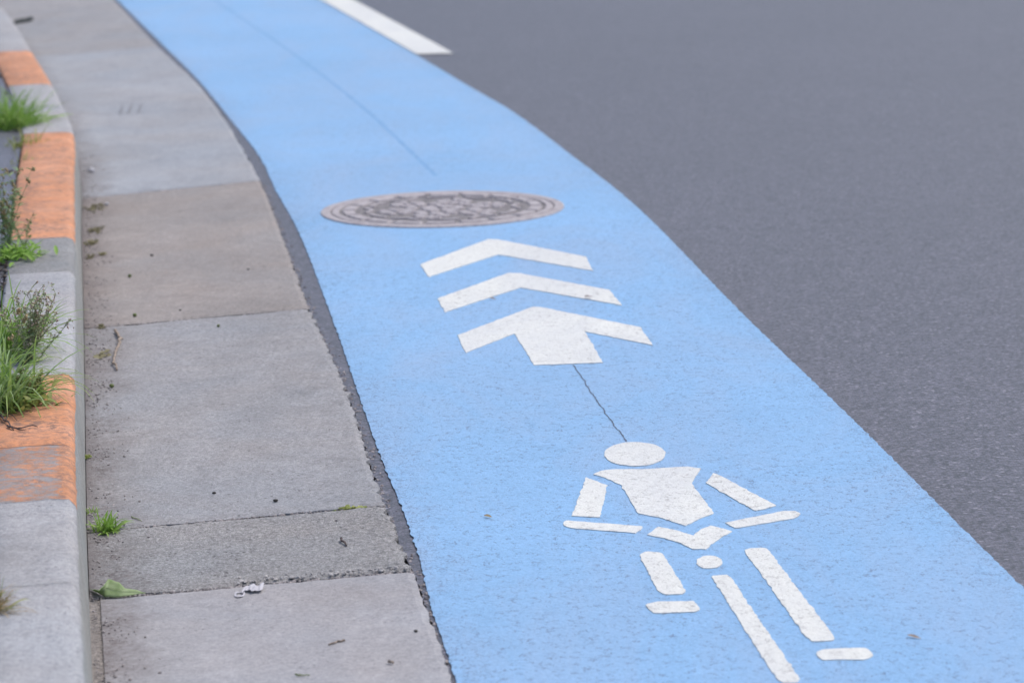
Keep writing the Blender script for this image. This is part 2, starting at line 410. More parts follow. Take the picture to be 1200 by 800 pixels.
# ------------------------------------------------------------------ gutter slabs
def gutter_slab(l0, l1, r0, r1, mat, seed, rough=1.0, chip_front=0.0, left_gap=.0015):
    """l0/l1 world y of the kerb-side corners (near, far), r0/r1 of the road-side corners"""
    nu = 44; nv = max(16, int((l1-l0)/.016)); v, f = [], []
    g = .003
    for i in range(nv+1):
        t = i/nv
        ya = l0 + g + (l1-l0-2*g)*t; yb = r0 + g + (r1-r0-2*g)*t
        for j in range(nu+1):
            u = j/nu
            xa = kerb_base(ya) + left_gap; xb = slab_edge(yb)
            x = xa + (xb-xa)*u; y = ya + (yb-ya)*u
            z = Z_GUT + (.007 - Z_GUT)*u
            z += .0016*nz(x, y, 9, seed)*rough + .0010*nz(x, y, 45, seed)*rough
            if j >= nu-1:      # broken road-side edge
                x += (.006*nz(0, y, 22, seed) + .007*nz(0, y, 75, seed+5))*min(rough, 1.3) - .002
                if j == nu: z -= .002 + .003*abs(nz(x, y, 60, seed))
            if i in (0, 1) or i in (nv-1, nv):
                e = .005*nz(x, 0, 60, seed+9) + .004*nz(x, 0, 150, seed+2)
                s_ = 1 if i < 2 else -1
                y += s_*abs(e)*(.5 + chip_front*(1.6 if i < 2 else .4))
                if i in (0, nv): z -= .0025 + .003*abs(e)*100*.3
            v.append((x, y, z))
    def id(i, j): return i*(nu+1)+j
    for i in range(nv):
        for j in range(nu): f.append((id(i,j), id(i,j+1), id(i+1,j+1), id(i+1,j)))
    rim = [id(0,j) for j in range(nu+1)] + [id(i,nu) for i in range(1,nv+1)] + [id(nv,j) for j in range(nu-1,-1,-1)] + [id(i,0) for i in range(nv-1,0,-1)]
    n0 = len(v)
    for a in rim: v.append((v[a][0], v[a][1], -.08))
    for k in range(len(rim)):
        k2 = (k+1) % len(rim); f.append((rim[k], n0+k, n0+k2, rim[k2]))
    f.append(tuple(reversed(range(n0, n0+len(rim)))))
    o = mesh_obj('gutter_slab', v, f, mat, smooth=False)
    at = o.data.attributes.new('kerb_dist', 'FLOAT', 'POINT')
    at.data.foreach_set('value', [q[0] - kerb_base(q[1]) for q in v])
    return recentre(o)
def ly(x, y): return P(x, y, Z_GUT).y
def ry(x, y): return P(x, y, .006).y
joints = [(ly(104,700), ry(486,668)), (ly(103,622), ry(452,591)), (ly(98,384), ry(360,361)), (ly(95,232), ry(303,211)),
          (ly(86,136), ry(254,128)), (ly(50,66), ry(188,55)), (ly(22,20), ry(150,9))]
joints = [(joints[0][0]-4, joints[0][1]-4), (joints[0][0]-2, joints[0][1]-2)] + joints
while joints[-1][0] < 32: joints.append((joints[-1][0]+2, joints[-1][1]+2))
SL = [('slab_smooth', 'smooth gutter slab in front of the picture edge', .7, 0),
      ('slab_smooth', 'smooth pale grey gutter slab at the bottom, with the white scrap on it', .7, 0),
      ('slab_rough', 'short rough gutter slab with crumbled edges, between the two nearest joints', 1.4, 1),
      ('slab', 'long coarse grey gutter slab beside the worn orange kerb, in front of the brownish slab', 1.2, .4),
      ('slab_brown', 'brownish gutter slab level with the arrow chevrons and manhole', .8, .2),
      ('slab_blue', 'pale grey gutter slab right behind the brownish one', .8, 0),
      ('slab_blue', 'light bluish gutter slab beside the farthest grassy orange kerb', .8, 0),
      ('slab', 'farthest gutter slab with the small dark litter by the kerb', .8, 0)]
for i in range(len(joints)-1):
    m_, lab, ro, ch = SL[i] if i < len(SL) else ('slab', 'grey gutter slab beyond the top edge of the picture', .8, 0)
    (l0, r0), (l1, r1) = joints[i], joints[i+1]
    o = gutter_slab(l0, l1, r0, r1, M[m_], 3.3*i, ro, ch, .018 if i <= 1 else .0015)
    tag(o, lab, 'gutter slab', 'concrete gutter slabs' if 0 < i < len(SL) else 'distant gutter slabs out of frame')

v, f = [], []
ys_ = yrange(Y0, joints[2][0], .006)
for i, y in enumerate(ys_):
    for j in range(6):
        x = kerb_base(y) - .002 + .0225*j/5
        v.append((x, y, -.0155 + .0022*nz(x, y, 60, 1.0) + .002*nz(x, y, 160, 2.0)))
    if i:
        for j in range(5): a = i*6+j; f.append((a-6, a-5, a+1, a))
o = mesh_obj('mortar_strip', v, f, M['mortar']); tag(o, kind='structure')
# ------------------------------------------------------------------ paint
def poly_px(pts, z):
    return [P(x, y, z) for x, y in pts]
def outline(pts, j=.0015, stepm=.009, seed=0.0):
    out = []
    for a, b in zip(pts, pts[1:] + pts[:1]):
        n = max(1, int((b-a).length/stepm))
        for i in range(n):
            q = a.lerp(b, i/n)
            out.append(q + Vector((j*nz(q.x, q.y, 60, seed)+.6*j*nz(q.x, q.y, 190, seed), j*nz(q.x, q.y, 60, seed+5)+.6*j*nz(q.x, q.y, 190, seed+6), 0)))
    return out
def paint(name, px, parent=None, mat='white', z=.0014, thick=.0013, j=.0026, smooth_pts=False):
    pts = outline(poly_px(px, z), j, seed=len(px)+px[0][0]*.1)
    bm = bmesh.new()
    vsx = [bm.verts.new(p) for p in pts]
    fc = bm.faces.new(vsx)
    bm.normal_update()
    if fc.normal.z < 0: fc.normal_flip()
    r = bmesh.ops.extrude_face_region(bm, geom=[fc])
    for e in r['geom']:
        if isinstance(e, bmesh.types.BMVert): e.co.z += 0
    # drop the original ring to make the edge thickness
    for v in vsx: v.co.z -= thick
    bmesh.ops.triangulate(bm, faces=[f for f in bm.faces if len(f.verts) > 4])
    bmesh.ops.recalc_face_normals(bm, faces=bm.faces)
    me = bpy.data.meshes.new(name); bm.to_mesh(me); bm.free()
    me.materials.append(M[mat])
    o = bpy.data.objects.new(name, me); C.objects.link(o)
    recentre(o)
    if parent: o.parent = parent; o.location = o.location - parent.location
    return o
def rounded(px, r=3.0, n=4):
    """pixel polygon with rounded corners (r in pixels, foreshortened)"""
    out = []; m = len(px)
    for i in range(m):
        p0, p1, p2 = Vector(px[i-1]), Vector(px[i]), Vector(px[(i+1) % m])
        a = (p0-p1); b = (p2-p1); ra = min(r, a.length*.45); rb = min(r, b.length*.45)
        A = p1 + a.normalized()*ra; B = p1 + b.normalized()*rb
        for k in range(n+1):
            t = k/n; q = A*(1-t)**2 + p1*2*t*(1-t) + B*t*t; out.append((q.x, q.y))
    return out
def ell(cx, cy, rx, ry_, n=40): return [(cx + rx*math.cos(6.28318*i/n), cy + ry_*math.sin(6.28318*i/n)) for i in range(n)]
def c8(l): return [(640 + x/2.6675, 500 + y/2.6667) for x, y in l]
def c7(l): return [(480 + x/4, 270 + y/4) for x, y in l]

o = paint('chevron_marking', c7([(50,158),(370,40),(415,42),(825,122),(860,188),(415,112),(90,217)]))
tag(o, 'white painted chevron farthest up the blue lane, nearest the manhole cover', 'road marking', 'white chevrons on the blue lane')
o = paint('chevron_marking', c7([(130,318),(465,198),(515,200),(935,278),(997,350),(520,267),(165,382)]))
tag(o, 'white painted chevron in the middle, right behind the solid arrow', 'road marking', 'white chevrons on the blue lane')
o = paint('arrow_marking', c7([(225,490),(575,357),(610,358),(1080,452),(1142,537),(820,472),(908,618),(585,630),(492,482),(262,572)]))
tag(o, 'white painted arrow with a short wide shaft on the blue lane', 'road marking')

bp = P(790, 640, 0)
pic = empty('bicycle_marking', (bp.x, bp.y, 0), 'white painted cyclist symbol, head to wheel, on the blue lane', 'road marking')
paint('head', ell(744, 531.5, 36, 14), pic)
paint('torso', c8([(147,147),(172,136),(205,132),(300,131),(440,123),(487,129),(468,150),(455,178),(488,222),(525,268),(478,287),(437,308),(365,285),(288,269),(262,225),(232,180),(185,158)]), pic)
paint('arm', c8([(125,157),(190,182),(168,282),(82,277)]), pic)
paint('arm', rounded(c8([(525,142),(720,245),(655,262),(498,174)]), 1.5), pic)
hb = paint('handlebar', c8([(315,335),(350,311),(405,321),(460,339),(485,318),(515,307),(582,325),(540,348),(515,366),(500,381),(460,381),(420,362),(370,347)]), pic)
paint('grip', rounded(c8([(62,291),(305,310),(283,331),(75,315),(50,304)]), 3), pic)
paint('grip', rounded(c8([(558,299),(740,262),(785,262),(797,273),(775,285),(590,316)]), 3), pic)
paint('hub', ell(640+511/2.6675, 500+421/2.6667, 15.2, 7.6, 28), pic)
paint('leg', rounded(c8([(290,398),(312,389),(360,390),(437,508),(428,521),(368,523),(348,510)]), 4), pic)
paint('leg', rounded(c8([(620,386),(640,377),(690,377),(902,655),(893,667),(828,669),(812,655)]), 4), pic)
paint('foot', rounded(c8([(306,553),(345,545),(467,543),(480,567),(470,576),(335,581)]), 4), pic)
paint('foot', rounded(c8([(843,704),(862,693),(1003,688),(1024,714),(1000,725),(858,727)]), 4), pic)
paint('wheel', rounded(c8([(515,464),(570,460),(795,787),(785,797),(735,798),(720,785)]), 2.5), pic)

# white lane line at the back, along the outer edge of the blue paint
le = P(489, 64, 0).y
o = strip('lane_line', lambda y: lane_right(y) + .004, lambda y: lane_right(y) + .004 + .150 , le, Y1, .0016, M['white'], .002, .002, 5.0)
sk = o.data
tag(recentre(o), 'solid white painted line along the far outer edge of the blue lane', 'road marking')

# seam and crack in the blue paint
def ribbon_px(name, px, wid, mat, z, jit=.003, seed=0.0):
    cv = Curve([P(x, y, z) for x, y in px]); ys = [q[0] for q in cv.p]; v, f = [], []
    y = ys[0]; i = 0
    while y < ys[-1]:
        x = cv(y) + jit*(nz(0, y, 18, seed) + .6*nz(0, y, 70, seed)); hw = wid*.5*(.75 + .6*nz(0, y, 50 if wid < .01 else 9, seed+4))
        hw = max(hw, wid*.18)
        v += [(x-hw, y, z), (x+hw, y, z)]
        if i: n = 2*i; f.append((n-2, n-1, n+1, n))
        y += .01; i += 1
    return mesh_obj(name, v, f, M[mat])
far_top = P(251, 0, 0); far_ext = [(far_top.x - .215*3, far_top.y + 3)]
o = ribbon_px('lane_seam', [(205,-32),(251,0),(342,62),(430,130),(511,206)], .017, 'seam', .0005, .002, 1.0); tag(o, kind='structure')
o = ribbon_px('lane_crack', [(672,427),(690,455),(712,487),(735,517)], .0036, 'crack', .0005, .0045, 2.0); tag(o, kind='structure')

# ------------------------------------------------------------------ manhole cover
# dark joint round the frame and the worn paint edge
mc = P(518.5, 244.5, .002); RO = .338
mh = empty('manhole_cover', (mc.x, mc.y, 0), 'round worn iron manhole cover with embossed pattern set in the blue lane', 'manhole cover')
def ring_mesh(prof, n=96):
    v, f = [], []; k = len(prof)
    for i in range(n):
        a = 6.2831853*i/n
        for r_, z in prof: v.append((r_*math.cos(a), r_*math.sin(a), z))
    for i in range(n):
        for j in range(k-1):
            a = i*k+j; b = ((i+1) % n)*k+j; f.append((a, b, b+1, a+1))
    return v, f
v, f = ring_mesh([(RO, -.004), (RO-.001, .003), (RO-.004, .004), (RO-.024, .004), (RO-.027, .003), (RO-.027, -.006)])
mesh_obj('frame', v, f, M['iron'], mh)
v, f = ring_mesh([(RO-.026, .0009), (RO-.032, .0008), (RO-.032, .003), (RO-.034, .004), (RO-.049, .004), (RO-.051, .003), (RO-.052, .0012), (.0001, .0012)])
lid = mesh_obj('lid', v, f, None, mh, mats=[M['iron'], M['iron_dark']], midx=[(1 if i % 7 in (0, 5, 6) else 0) for i in range(len(f))])
rv, rf = [], []
def raised(pts, z0=.0010, z1=.0050, b=.0025):
    """raised plate with chamfered rim from an outline"""
    n = len(pts); cx = sum(p[0] for p in pts)/n; cy = sum(p[1] for p in pts)/n; s0 = len(rv)
    for p in pts: rv.append((p[0], p[1], z0))
    for p in pts:
        d = Vector((cx-p[0], cy-p[1])); L = d.length or 1; d = d/L*min(b, L*.4)
        rv.append((p[0]+d.x, p[1]+d.y, z1))
    for i in range(n):
        j = (i+1) % n; rf.append((s0+i, s0+j, s0+n+j, s0+n+i))
    rf.append(tuple(range(s0+n, s0+2*n)))
def band(pl, wd):
    """raised ribbon along a polyline"""
    L, Rr = [], []
    for i, p in enumerate(pl):
        a = pl[max(i-1, 0)]; b = pl[min(i+1, len(pl)-1)]
        d = Vector((b[0]-a[0], b[1]-a[1])).normalized(); n = Vector((-d.y, d.x))*wd*.5
        L.append((p[0]+n.x, p[1]+n.y)); Rr.append((p[0]-n.x, p[1]-n.y))
    for i in range(len(pl)-1):
        raised([Rr[i], Rr[i+1], L[i+1], L[i]], b=.0004)
NS = 18
for i in range(NS):
    a0 = 6.2832*(i+.07)/NS; a1 = 6.2832*(i+.93)/NS
    arc = lambda r_, s, e: [(r_*math.cos(s+(e-s)*k/5), r_*math.sin(s+(e-s)*k/5)) for k in range(6)]
    raised(arc(.277, a0, a1) + list(reversed(arc(.243, a0, a1))))
rg = random.Random(4)
centres = [(0, 0, .062)] + [(.132*math.cos(6.2832*i/6+.3), .132*math.sin(6.2832*i/6+.3), .052) for i in range(6)]
for cx, cy, r_ in centres:               # blossoms of five petals
    a0 = rg.random()*6
    for k in range(5):
        a = a0 + 6.2832*k/5
        ax, ay = math.cos(a), math.sin(a)
        raised([(cx + r_*(u*ax - s*ay), cy + r_*(u*ay + s*ax)) for u, s in
                [(.22,0),(.45,-.28),(.75,-.46),(1.0,-.30),(.93,0),(1.0,.30),(.75,.46),(.45,.28)]])
    raised([(cx + .16*r_*math.cos(t*.7854), cy + .16*r_*math.sin(t*.7854)) for t in range(8)])
for i in range(12):                       # curls between the blossoms
    a = 6.2832*(i+.5)/12 + .3; r_ = .218 if i % 2 else .206
    pl = []
    for k in range(9):
        t = k/8; pl.append((r_*math.cos(a-.2+.4*t) - .022*math.sin(t*3.14)*math.cos(a)*(1 if i % 2 else -.3),
                            r_*math.sin(a-.2+.4*t) - .022*math.sin(t*3.14)*math.sin(a)*(1 if i % 2 else -.3)))
    band(pl, .013)
for i in range(6):
    a = 6.2832*i/6 + .3 + .52
    raised([(.088*math.cos(a)+.020*math.cos(t*1.047), .088*math.sin(a)+.020*math.sin(t*1.047)) for t in range(6)])
relief = mesh_obj('relief', rv, rf, M['iron'], lid)

# ------------------------------------------------------------------ plants
class MB:
    def __init__(s): s.v, s.f = [], []
    def blade(s, base, direc, length, width, droop, n=7, twist=0.0, fold=.25):
        """tapering grass blade bending over under its weight"""
        d = Vector(direc).normalized(); side = d.cross(Vector((0, 0, 1)))
        if side.length < .05: side = Vector((1, 0, 0))
        side.normalize(); side = Matrix.Rotation(twist, 3, d) @ side
        p = Vector(base); i0 = len(s.v)
        for i in range(n+1):
            t = i/n; wdt = width*(.65 + .6*t)*(1-t)**.55 if t < 1 else 0
            up = side.cross(d).normalized()
            s.v += [p - side*wdt*.5 + up*wdt*fold, p.copy(), p + side*wdt*.5 + up*wdt*fold]
            if i:
                a = i0+3*(i-1); s.f += [(a, a+1, a+4, a+3), (a+1, a+2, a+5, a+4)]
            p = p + d*(length/n); d = (d + Vector((0, 0, -droop/n))*(.4+1.2*t)).normalized()
        return p
    def leaf(s, base, direc, length, width, n=5, tilt=0.0, cup=.15):
        d = Vector(direc).normalized(); side = d.cross(Vector((0, 0, 1)))
        if side.length < .05: side = Vector((1, 0, 0))
        side.normalize(); side = Matrix.Rotation(tilt, 3, d) @ side; up = side.cross(d)
        i0 = len(s.v)
        for i in range(n+1):
            t = i/n; ww = width*math.sin(math.pi*min(1, t**.8*.97+.03))**.8
            c = Vector(base) + d*length*t - Vector((0, 0, 1))*length*.25*t*t
            s.v += [c - side*ww*.5 + up*ww*cup, c, c + side*ww*.5 + up*ww*cup]
            if i: a = i0+3*(i-1); s.f += [(a, a+1, a+4, a+3), (a+1, a+2, a+5, a+4)]
    def tube(s, pts, r0, r1, n=5):
        i0 = len(s.v); m = len(pts)
        for i, p in enumerate(pts):
            a = Vector(pts[max(i-1, 0)]); b = Vector(pts[min(i+1, m-1)]); d = (b-a).normalized()
            x = d.orthogonal().normalized(); y = d.cross(x); r_ = r0 + (r1-r0)*i/(m-1)
            for k in range(n):
                t = 6.2832*k/n; s.v.append(Vector(p) + x*r_*math.cos(t) + y*r_*math.sin(t))
        for i in range(m-1):
            for k in range(n):
                a = i0+i*n+k; b = i0+i*n+(k+1) % n; s.f.append((a, b, b+n, a+n))
        s.f.append(tuple(range(i0, i0+n))); s.f.append(tuple(reversed(range(i0+(m-1)*n, i0+m*n))))
    def lump(s, c, r_, sq=(1, 1, 1), jag=.3, rnd=random):
        """irregular small stone, bud or clod (jittered icosahedron)"""
        g_ = 1.618; i0 = len(s.v)
        for a in ((-1,g_,0),(1,g_,0),(-1,-g_,0),(1,-g_,0),(0,-1,g_),(0,1,g_),(0,-1,-g_),(0,1,-g_),(g_,0,-1),(g_,0,1),(-g_,0,-1),(-g_,0,1)):
            q = Vector(a).normalized()*r_*(1 + jag*(rnd.random()-.5)*2)
            s.v.append(Vector(c) + Vector((q.x*sq[0], q.y*sq[1], q.z*sq[2])))
        for t in ((0,11,5),(0,5,1),(0,1,7),(0,7,10),(0,10,11),(1,5,9),(5,11,4),(11,10,2),(10,7,6),(7,1,8),(3,9,4),(3,4,2),(3,2,6),(3,6,8),(3,8,9),(4,9,5),(2,4,11),(6,2,10),(8,6,7),(9,8,1)):
            s.f.append(tuple(i0+k for k in t))
    def build(s, name, mat, parent=None, smooth=True):
        o = mesh_obj(name, s.v, s.f, M[mat], smooth=smooth)
        if parent:
            o.data.transform(Matrix.Translation(-parent.location)); o.parent = parent
        else: recentre(o)
        return o

def tuft(name, base, n, L, wd, mat, label, cat='grass', spread=.02, droop=1.0, lean=(0, 0), rnd=None, smin=.2, group=None, extra=None):
    rnd = rnd or random.Random(int(abs(base.x*977 + base.y*313)*10))
    m = MB(); m2 = MB()
    for i in range(n):
        a = rnd.random()*6.2832; el = rnd.uniform(smin, 1.3)
        b = base + Vector((rnd.gauss(0, spread), rnd.gauss(0, spread*1.4), -.004))
        d = (math.cos(a)*math.cos(el)+lean[0], math.sin(a)*math.cos(el)+lean[1], math.sin(el)+.15)
        tgt = m2 if (extra and rnd.random() < extra[1]) else m
        tgt.blade(b, d, L*rnd.uniform(.45, 1.1), wd*rnd.uniform(.6, 1.2), droop*rnd.uniform(.4, 1.5), twist=rnd.uniform(-.8, .8))
    if m2.v:
        e = empty(name, base, label, cat, group)
        m.build('blade', mat, e); m2.build('dry_blade' if extra[0] == 'straw' else 'young_blade', extra[0], e)
        return e
    return tag(m.build(name, mat), label, cat, group)

def weed(name, base, height, nst, label, leafm, budm=None, lean=(0, 0), leaf=(.014, .005), lean_sp=.35, density=1.0, seed=1, budr=.0022, basal=None, group=None, cat='weed'):
    """stemmed weed: stems with side shoots, small leaves and buds"""
    rnd = random.Random(seed); e = empty(name, base, label, cat, group)
    st, lf, bd = MB(), MB(), MB()
    for i in range(nst):
        a = rnd.random()*6.28; d = Vector((math.cos(a)*lean_sp*rnd.random()+lean[0], math.sin(a)*lean_sp*rnd.random()+lean[1], 1)).normalized()
        p = base + Vector((rnd.gauss(0, .008), rnd.gauss(0, .012), -.004)); pts = [p.copy()]; H = height*rnd.uniform(.6, 1.05); n = 9
        for k in range(n):
            d = (d + Vector((rnd.gauss(0, .09), rnd.gauss(0, .09), .02))).normalized(); p = p + d*H/n; pts.append(p.copy())
            t = (k+1)/n
            for q in range(int(rnd.uniform(1.2, 3.4)*density)):
                b = rnd.random()*6.28; sd_ = Vector((math.cos(b), math.sin(b), rnd.uniform(.2, .9)))
                s1 = leaf[0]*(1.25 - .6*t)*rnd.uniform(.6, 1.3)
                lf.leaf(p, sd_, s1, leaf[1]*rnd.uniform(.7, 1.3), tilt=rnd.uniform(-.8, .8))
            if t > .3 and rnd.random() < .75*density:
                b = rnd.random()*6.28; sdv = Vector((math.cos(b)*.7, math.sin(b)*.7, .9)).normalized(); L = H*.22*rnd.uniform(.5, 1.2)*(1.2-.6*t)
                tip = p + sdv*L; mid_ = p + sdv*L*.5 + Vector((0, 0, L*.06)); st.tube([p, mid_, tip], .0007, .0004, 4)
                for q in range(3):
                    c = p.lerp(tip, rnd.uniform(.4, 1)); b = rnd.random()*6.28
                    lf.leaf(c, (math.cos(b), math.sin(b), .6), leaf[0]*.6, leaf[1]*.7, tilt=rnd.uniform(-1, 1))
                if budm:
                    for q in range(3): bd.lump(tip + Vector((rnd.gauss(0, .003), rnd.gauss(0, .003), rnd.gauss(0, .003))), budr*rnd.uniform(.7, 1.2), (1, 1, 1.5), rnd=rnd)
        st.tube(pts, .0014, .0005, 5)
        if budm:
            for q in range(4): bd.lump(pts[-1] + Vector((rnd.gauss(0, .003), rnd.gauss(0, .003), rnd.uniform(-.01, .003))), budr*rnd.uniform(.7, 1.3), (1, 1, 1.6), rnd=rnd)
    if basal:
        for q in range(basal[0]):
            b = rnd.random()*6.28; lf.leaf(base + Vector((rnd.gauss(0, basal[3]), rnd.gauss(0, basal[3]*1.4), rnd.uniform(0, .03))), (math.cos(b), math.sin(b), rnd.uniform(.25, 1.2)), basal[1]*rnd.uniform(.6, 1.2), basal[2]*rnd.uniform(.7, 1.2), tilt=rnd.uniform(-.6, .6))
    st.build('stem', 'stem', e); 
    fo = MB(); fo.v = lf.v + bd.v; fo.f = lf.f + [tuple(q + len(lf.v) for q in f_) for f_ in bd.f]
    o = fo.build('foliage', leafm, e)
    if bd.v:
        o.data.materials.append(M[budm])
        o.data.polygons.foreach_set('material_index', [0]*len(lf.f) + [1]*len(bd.f))
    return e

ZK = Z_KTOP - .012
def K(x, y): return P(x, y, ZK)
def KT(x, y): return P(x, y, Z_KTOP)

tuft('grass_tuft', K(14, 150), 330, .150, .0062, 'grass', 'bright green grass tuft at the kerb back beside the farthest grey and orange blocks', spread=.034, droop=1.3, lean=(.12, .05), smin=.35, extra=('grass_bright', .6))
tuft('grass_tuft', K(31, 172), 90, .075, .0055, 'moss_green', 'low yellowish grass tuft on the rear corner of the middle orange stretch', spread=.022, droop=1.5, lean=(.25, 0), smin=.05)
tuft('grass_tuft', K(27, 193), 22, .07, .0042, 'moss_green', 'sparse olive grass sprig lying over the middle orange kerb edge', spread=.012, droop=1.6, lean=(.7, 0), smin=.0)
weed('flowering_weed', K(8, 303), .205, 8, 'tall flowering weed with pale buds beside the front of the middle orange blocks', 'grass_deep', 'straw', lean=(.06, .10), leaf=(.036, .0042), lean_sp=.10, density=1.1, seed=11, budr=.0026)
weed('flowering_weed', K(27, 302), .135, 3, 'thin green weed with small leaves in front of the middle orange blocks', 'grass_deep', 'weed_red', lean=(.06, .05), leaf=(.022, .0035), lean_sp=.2, density=.9, seed=13, budr=.0016)
weed('leafy_weed', K(20, 308), .04, 4, 'low leafy weed with broad bright leaves at the foot of the tall flowering weed', 'grass_bright', 'weed_red', leaf=(.022, .008), density=1.0, seed=15, basal=(170, .040, .0085, .032))
tuft('grass_tuft', K(0, 484), 330, .185, .0066, 'grass_deep', 'tall clump of long green grass blades at the left picture edge behind the kerb', spread=.024, droop=2.3, lean=(.0, .06), smin=.5, extra=('grass', .55))
tuft('grass_tuft', K(-2, 424), 330, .185, .0055, 'grass', 'second clump of long grass at the left picture edge, behind the tallest clump', spread=.026, droop=2.0, lean=(.05, .05), smin=.5, extra=('grass_bright', .45))
weed('bushy_weed', K(34, 432), .165, 20, 'bushy brown-green weed with tiny leaves and reddish buds leaning over the kerb', 'weed', 'weed_brown', lean=(.16, .05), leaf=(.0125, .0055), lean_sp=.42, density=1.7, seed=21, budr=.0014)
weed('leafy_weed', K(26, 482), .075, 12, 'low clump of small yellow-green leaves on the near orange kerb block', 'moss_green', 'weed_red', lean=(.22, 0), leaf=(.013, .008), density=1.6, seed=23, basal=(170, .028, .010, .028), budr=.0014)
weed('seeding_weed', K(-2, 470), .17, 2, 'dry straw-coloured stalk rising through the long grass at the left edge', 'straw', 'straw', lean=(.34, .05), leaf=(.016, .002), lean_sp=.1, density=.35, seed=27, budr=.0028)
tuft('dry_grass_tuft', KT(-7, 716), 80, .058, .0034, 'straw', 'small dry straw-coloured grass tuft on the nearest grey kerb', spread=.008, droop=1.0, lean=(.45, .1), smin=.1, extra=('moss_green', .3))
tuft('grass_tuft', P(124, 622, Z_GUT), 130, .046, .0048, 'grass_bright', 'small fresh green grass tuft growing in the gutter joint by the kerb', spread=.009, droop=1.2, lean=(.16, -.05), smin=.2, extra=('grass', .3))
tuft('grass_tuft', P(106, 600, Z_GUT), 22, .026, .0034, 'grass', 'tiny grass sprout against the kerb face just behind the gutter tuft', spread=.004, droop=1.2, lean=(.2, 0), smin=.2)
def moss(px, r_, n, mat, label, z=Z_GUT+.003, ax=2.3):
    rnd = random.Random(int(px[0]*7+px[1])); m = MB(); b = P(px[0], px[1], z)
    for i in range(n):
        q = b + Vector((rnd.gauss(0, r_), rnd.gauss(0, r_*ax), rnd.uniform(-.002, .0025)))
        for k in range(3):
            a = rnd.random()*6.28; m.leaf(q, (math.cos(a), math.sin(a), rnd.uniform(.1, .9)), rnd.uniform(.006, .014), rnd.uniform(.003, .007), tilt=rnd.uniform(-1, 1))
        m.lump(q, rnd.uniform(.002, .0045), (1, 1, .6), rnd=rnd)
    return tag(m.build('moss_clump', mat), label, 'moss', 'moss and sprouts in the gutter')
moss((113, 244), .016, 26, 'moss', 'olive moss clump in the gutter beside the middle orange kerb, farthest of the row')
moss((113, 270), .010, 22, 'moss', 'olive moss clump in the gutter, middle of the row by the orange kerb')
moss((107, 285), .008, 20, 'moss', 'olive moss clump close to the kerb where the middle orange paint ends')
moss((106, 301), .006, 9, 'moss', 'small flat olive moss patch beside the dark grey kerb block')
moss((120, 298), .006, 9, 'moss', 'small round moss patch standing away from the dark grey kerb block')
moss((414, 597), .015, 34, 'moss_green', 'green moss in the slab joint at the edge of the blue lane', z=.000, ax=.22)
moss((101, 536), .004, 8, 'moss_green', 'tiny moss patch against the scuffed orange kerb block')
moss((118, 383), .006, 8, 'moss', 'thin moss in the slab joint beside the pale grey kerb')

# ------------------------------------------------------------------ litter
def slab_z(p):
    a = kerb_base(p.y); b = slab_edge(p.y); u = max(0, min(1, (p.x-a)/(b-a)))
    return Z_GUT + (.007 - Z_GUT)*u
def on_slab(x, y):
    p = P(x, y, 0)
    for _ in range(4): p = P(x, y, slab_z(p) if p.x < slab_edge(p.y) else 0.0)
    return p
# large green leaf, folded along its midrib
def lp(x, y, h): return on_slab(x, y) + Vector((0, 0, h))
LV = [lp(106,692,.004), lp(113,694,.001), lp(124,700,.0015), lp(140,700.5,.0012), lp(156,698,.002), lp(171,696,.002),
      lp(117,703,.0155), lp(127,694,.0215), lp(141,695.5,.0190), lp(147,697,.0110), lp(160,696,.0075)]
LF = [(0,1,6), (1,2,7,6), (2,3,8,7), (3,9,8), (3,4,10,9), (4,5,10)]
bm = bmesh.new(); bv = [bm.verts.new(v) for v in LV]
for q in LF: bm.faces.new([bv[k] for k in q])
bmesh.ops.subdivide_edges(bm, edges=bm.edges[:], cuts=5, use_grid_fill=True, smooth=.0)
for v in bm.verts:
    v.co.z = max(v.co.z + .0016*nz(v.co.x, v.co.y, 55, 1.0), slab_z(v.co) + .0012); v.co.x += .0012*nz(v.co.x, v.co.y, 60, 7.0); v.co.y += .003*nz(v.co.x, v.co.y, 70, 8.0)
bmesh.ops.recalc_face_normals(bm, faces=bm.faces)
lf = empty('fallen_leaf', on_slab(137, 697), 'single large folded green leaf lying in the gutter against the kerb', 'leaf')
me = bpy.data.meshes.new('blade'); bm.to_mesh(me); bm.free(); me.materials.append(M['bigleaf'])
me.polygons.foreach_set('use_smooth', [True]*len(me.polygons)); me.transform(Matrix.Translation(-lf.location))
lo = bpy.data.objects.new('blade', me); C.objects.link(lo); lo.parent = lf
sm = lo.modifiers.new('thickness', 'SOLIDIFY'); sm.thickness = .0006
m2 = MB(); m2.tube([LV[6].lerp(LV[1], .3) + Vector((0, -.001, .002)), LV[7].lerp(LV[2], .5) + Vector((0, -.0015, .0015)), LV[8].lerp(LV[3], .5) + Vector((0, -.0015, .0015)), LV[9].lerp(LV[3], .4) + Vector((0, -.0015, .0015)), LV[10].lerp(LV[4], .45) + Vector((0, -.001, .001)), LV[5] + Vector((0, 0, .001))], .0006, .0003)
m2.build('midrib', 'rib', lf)

